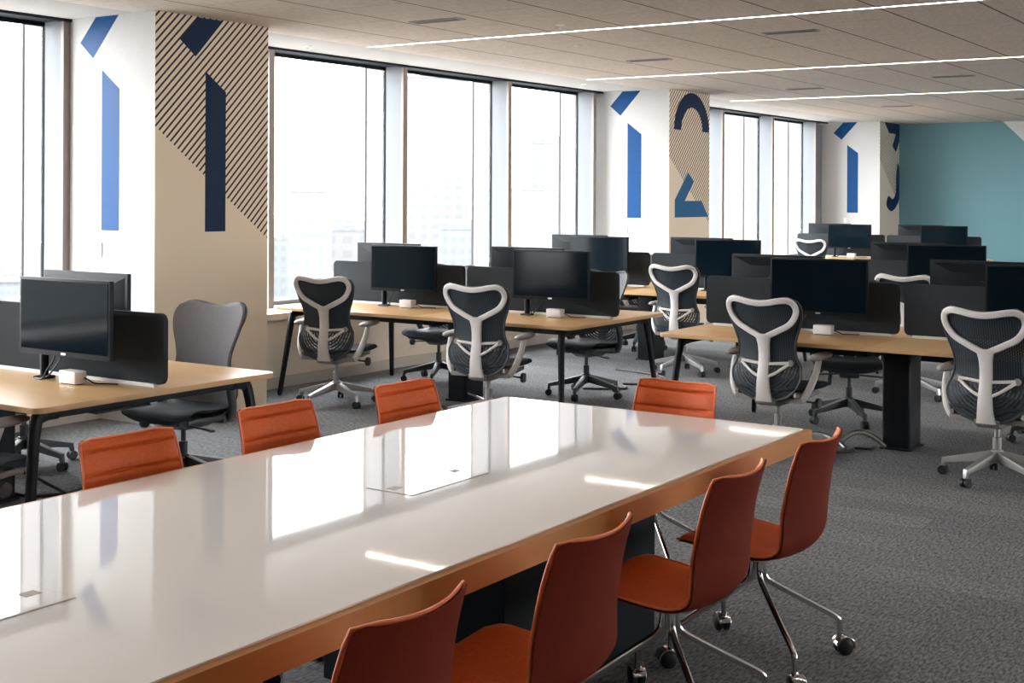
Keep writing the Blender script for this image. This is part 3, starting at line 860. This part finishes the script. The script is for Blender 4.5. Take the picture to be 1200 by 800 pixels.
for (x, y, rz, lab) in [
    (2.14, 1.93, PI/2+.02, 'rust orange conference chair nearest the camera at the bottom edge of the photo'),
    (2.90, 1.93, PI/2+.02, 'rust orange conference chair second from the camera, near side of the white table'),
    (3.79, 1.93, PI/2+.02, 'rust orange conference chair third from the camera, near side of the white table'),
    (4.49, 1.93, PI/2+.02, 'rust orange chrome legged conference chair at the right corner of the white table'),
    (3.06, 3.46, -PI/2-.06, 'orange conference chair on the window side of the white table, leftmost of its row'),
    (3.84, 3.50, -PI/2-.05, 'orange conference chair on the window side of the white table, middle of its row'),
    (4.63, 3.47, -PI/2-.05, 'orange conference chair on the window side of the white table, nearest its far corner'),
    (5.16, 2.72, PI-.02, 'orange conference chair alone at the far short end of the white table'),
]:
    place(cc, (x, y, 0), rz, lab, 'chair', GC)

# ------------------------------------------------------------------ conference table
t = thing('conference_table', (0, 0, 0)); tag(t, 'long white glass topped conference table with oak edge in the foreground', 'table')
TX0, TX1, TY0, TY1, TZ = .05, 5.20, 1.99, 3.53, .74
part('wood_rim', M['oakedge'], t, lambda b: prism(b, rrect(TX0, TX1, TY0, TY1, .012), 'z', TZ-.075, TZ-.003, .003))
part('glass_top', M['table_glass'], t, lambda b: prism(b, rrect(TX0+.030, TX1-.030, TY0+.030, TY1-.030, .008), 'z', TZ-.003, TZ+.002), smooth=False)
for cx in (3.50, 1.79):
    hx, hy = .21, .095; c = (cx, 2.685)
    hp = part('cable_hatch', M['table_glass'], t, lambda b: prism(b, rrect(c[0]-hx, c[0]+hx, c[1]-hy, c[1]+hy, .004), 'z', TZ+.002, TZ+.0042), smooth=False)
    part('seam', M['hatchline'], hp, lambda b: prism(b, rrect(c[0]-hx-.004, c[0]+hx+.004, c[1]-hy-.004, c[1]+hy+.004, .005), 'z', TZ+.0021, TZ+.0028))
    for s in (-1, 1):
        part('finger_slot', M['slotbrown'], hp, lambda b: box(b, c[0]+s*.165-.022, c[0]+s*.165+.022, c[1]+.015-.018, c[1]+.015+.018, TZ+.0035, TZ+.0048), smooth=False)
for x0, x1 in ((3.46, 4.49), (.75, 1.78)):
    part('pedestal', M['pedestal'], t, lambda b: box(b, x0, x1, 2.35, 3.12, 0, TZ-.075, .006), smooth=False)
part('sub_frame', M['blacksteel'], t, lambda b: (box(b, .5, 4.8, 2.30, 2.36, TZ-.125, TZ-.076), box(b, .5, 4.8, 3.16, 3.22, TZ-.125, TZ-.076)), smooth=False)

# ------------------------------------------------------------------ cables on the carpet
def cable(name, pts, r, m, lab, cat, kind=None):
    bm = bmesh.new(); tube(bm, spline(pts, 7), r, 8); o = finish(name, bm, m); tag(o, lab, cat); return o
cable('cable_conduit', [(8.50, 3.42, .02), (8.56, 3.34, .07), (8.58, 3.22, .085), (8.56, 3.10, .05), (8.54, 3.04, .02)], .018, M['conduit'], 'silver flexible conduit arching over the carpet beneath the right front desk, left of its twin', 'cable')
cable('cable_conduit', [(8.60, 3.12, .02), (8.66, 3.05, .09), (8.70, 2.98, .105), (8.72, 2.90, .075), (8.735, 2.83, .02)], .018, M['conduit'], 'silver flexible conduit arching over the carpet into the right front desk post', 'cable')
cable('floor_cable', [(8.40, 3.05, .012), (8.52, 2.98, .012), (8.60, 3.0, .012), (8.64, 2.90, .012), (8.72, 2.90, .012)], .009, M['cable'], 'black cable lying on the carpet beside the conduits of the right front desk', 'cable')
cable('floor_cable', [(8.50, 6.40, .01), (8.30, 6.25, .012), (8.15, 6.05, .01), (8.25, 5.85, .012), (8.5, 5.95, .06), (8.6, 6.2, .10)], .010, M['conduit'], 'silver cable looping on the carpet at the centre window desk post', 'cable')
cable('floor_cable', [(4.95, 6.3, .012), (4.75, 6.2, .012), (4.55, 6.35, .012), (4.45, 6.5, .10), (4.5, 6.3, .16), (4.6, 6.15, .08), (4.7, 6.0, .012), (5.0, 5.8, .012), (5.25, 5.5, .012)], .009, M['cable'], 'black cable looping on the carpet beneath the left edge desk', 'cable')
cable('floor_cable', [(5.0, 6.15, .008), (4.85, 6.02, .008), (4.92, 5.85, .008), (5.1, 5.75, .008), (5.3, 5.35, .008)], .007, M['conduit'], 'thin silver cable lying on the carpet beneath the left edge desk', 'cable')
cable('floor_cable', [(9.9, 5.9, .010), (10.1, 5.6, .012), (10.35, 5.75, .010), (10.5, 5.5, .012), (10.9, 5.6, .010), (11.1, 5.9, .012), (11.2, 6.3, .010)], .010, M['dark_arm'], 'grey cable snaking over the carpet between the centre desk and the second row', 'cable')

# ------------------------------------------------------------------ the city outside, far below; haze painted as faint low-contrast colours
GZ = -55
bcol = lambda v, d=0: (v*.97, v*.985, v)
mats = [building_mat('hazy_concrete_facade', (.108, .108, .108), (.093, .096, .100)), building_mat('hazy_pale_facade', (.114, .112, .110), (.099, .101, .104), 4.5, 3.8),
        building_mat('hazy_blue_facade', (.101, .106, .109), (.088, .094, .099), 2.6, 3.4)]
tag(part('ground_outside', noisy('hazy_city_ground', (.080, .092, .090), (.120, .124, .123), .035, .95), None, lambda b: box(b, -900, 2200, 40, 2600, GZ-1, GZ), smooth=False), kind='structure')
def dirpt(px, dist):
    u = (px-600)/1533.9; c, s = .8297, .5582
    d = Vector((c + s*u, s - c*u)); d.normalize(); return d*dist
blds = [ # px centre, distance, width m, top z, material, label
    (364, 330, 10.5, 3.0, 0, 'pale twin slab tower block in haze seen through the first big window'),
    (404, 360, 11, -7.5, 1, 'lower pale block in haze right of the twin slab tower'),
    (335, 420, 9, -12, 2, 'low hazy block left of the twin slab tower'),
    (512, 520, 24, 48, 1, 'tall very faint tower beyond the middle of the second big window'),
    (540, 400, 12, -8, 2, 'low hazy blue block behind the second big window'),
    (492, 430, 14, -24, 0, 'low hazy block at the foot of the second big window'),
    (628, 420, 17, 4, 1, 'banded pale block in haze beyond the third big window'),
    (648, 500, 18, 22, 0, 'faint taller block behind the banded pale block'),
    (20, 600, 60, -34, 2, 'hazy low block at the far left edge window'),
    (44, 480, 30, -37, 0, 'hazy low pale block at the left edge window'),
    (66, 300, 8, -12, 2, 'narrow hazy block between mullion and the near pillar'),
    (868, 150, 13, 26, 1, 'pale gridded tower filling the window right of the middle pillar'),
    (922, 170, 11, 34, 0, 'pale gridded tower filling the last window by the farthest pillar'),
]
for px, dist, w, top, mi, lab in blds:
    p = dirpt(px, dist); bt = thing('distant_building', (p.x, p.y, GZ), math.atan2(p.y, p.x)); tag(bt, lab, 'building', 'distant buildings')
    hgt = top - GZ
    def tower(b):
        box(b, -w*.45, w*.45, -w/2, w/2, 0, hgt)
    def crown(b):
        box(b, -w*.25, w*.25, -w*.3, w*.3, hgt, hgt+2.4); box(b, -w*.46, w*.46, -w*.51, w*.51, hgt-.6, hgt+.3)
    part('facade', mats[mi], bt, tower, smooth=False); part('roof_plant', mats[0], bt, crown, smooth=False)
# low rooftops
spots = [(dirpt(px, dist), w*1.3) for px, dist, w, *_ in blds]
for i in range(400):
    px = random.uniform(-60, 700); dist = random.uniform(260, 900); p = dirpt(px, dist)
    w = random.uniform(14, 34); hgt = random.uniform(8, 26)
    if len(spots) > 58: break
    if any((p-q).length < (w+v)*.72 for q, v in spots): continue
    spots.append((p, w))
    bt = thing('distant_house_block', (p.x, p.y, GZ), random.uniform(0, .8)); tag(bt, 'low rooftop block lost in white haze far below the windows', 'building', 'low rooftops below the windows')
    part('facade', mats[i % 3], bt, lambda b: box(b, -w/2, w/2, -w*.35, w*.35, 0, hgt), smooth=False)
    part('roof_plant', mats[(i+1) % 3], bt, lambda b: box(b, -w*.2, w*.1, -w*.15, w*.15, hgt, hgt+2.), smooth=False)

# ------------------------------------------------------------------ light
w = bpy.data.worlds.new('overcast_sky'); S.world = w; w.use_nodes = True
bg = w.node_tree.nodes['Background']
nt = w.node_tree
tc = nt.nodes.new('ShaderNodeTexCoord'); sp = nt.nodes.new('ShaderNodeSeparateXYZ'); nt.links.new(tc.outputs['Generated'], sp.inputs[0])
cr = nt.nodes.new('ShaderNodeValToRGB'); nt.links.new(sp.outputs[2], cr.inputs[0])
cr.color_ramp.elements[0].position = 0; cr.color_ramp.elements[0].color = (.96, .975, 1, 1)
cr.color_ramp.elements[1].position = .6; cr.color_ramp.elements[1].color = (.93, .96, 1, 1)
nt.links.new(cr.outputs[0], bg.inputs[0]); bg.inputs[1].default_value = 6.8

# ------------------------------------------------------------------ camera
cd = bpy.data.cameras.new('camera'); co = bpy.data.objects.new('camera', cd); COL.objects.link(co); S.camera = co
f = 1533.936; th = math.radians(33.9318)
cd.sensor_fit = 'HORIZONTAL'; cd.sensor_width = 36; cd.lens = f/1200*36; cd.shift_y = -(400-229.4)/1200; cd.clip_end = 5000; cd.clip_start = .05
fw = Vector((math.cos(th), math.sin(th), 0)); rt = Vector((math.sin(th), -math.cos(th), 0)); up = Vector((0, 0, 1))
R = Matrix((rt, up, -fw)).transposed().to_4x4()
co.matrix_world = Matrix.Translation((0, 0, 1.7)) @ R @ Matrix.Rotation(.0045, 4, 'Z')

vs = S.view_settings; vs.view_transform = 'Standard'; vs.look = 'None'; vs.gamma = 1; vs.use_curve_mapping = False; vs.exposure = 1.55
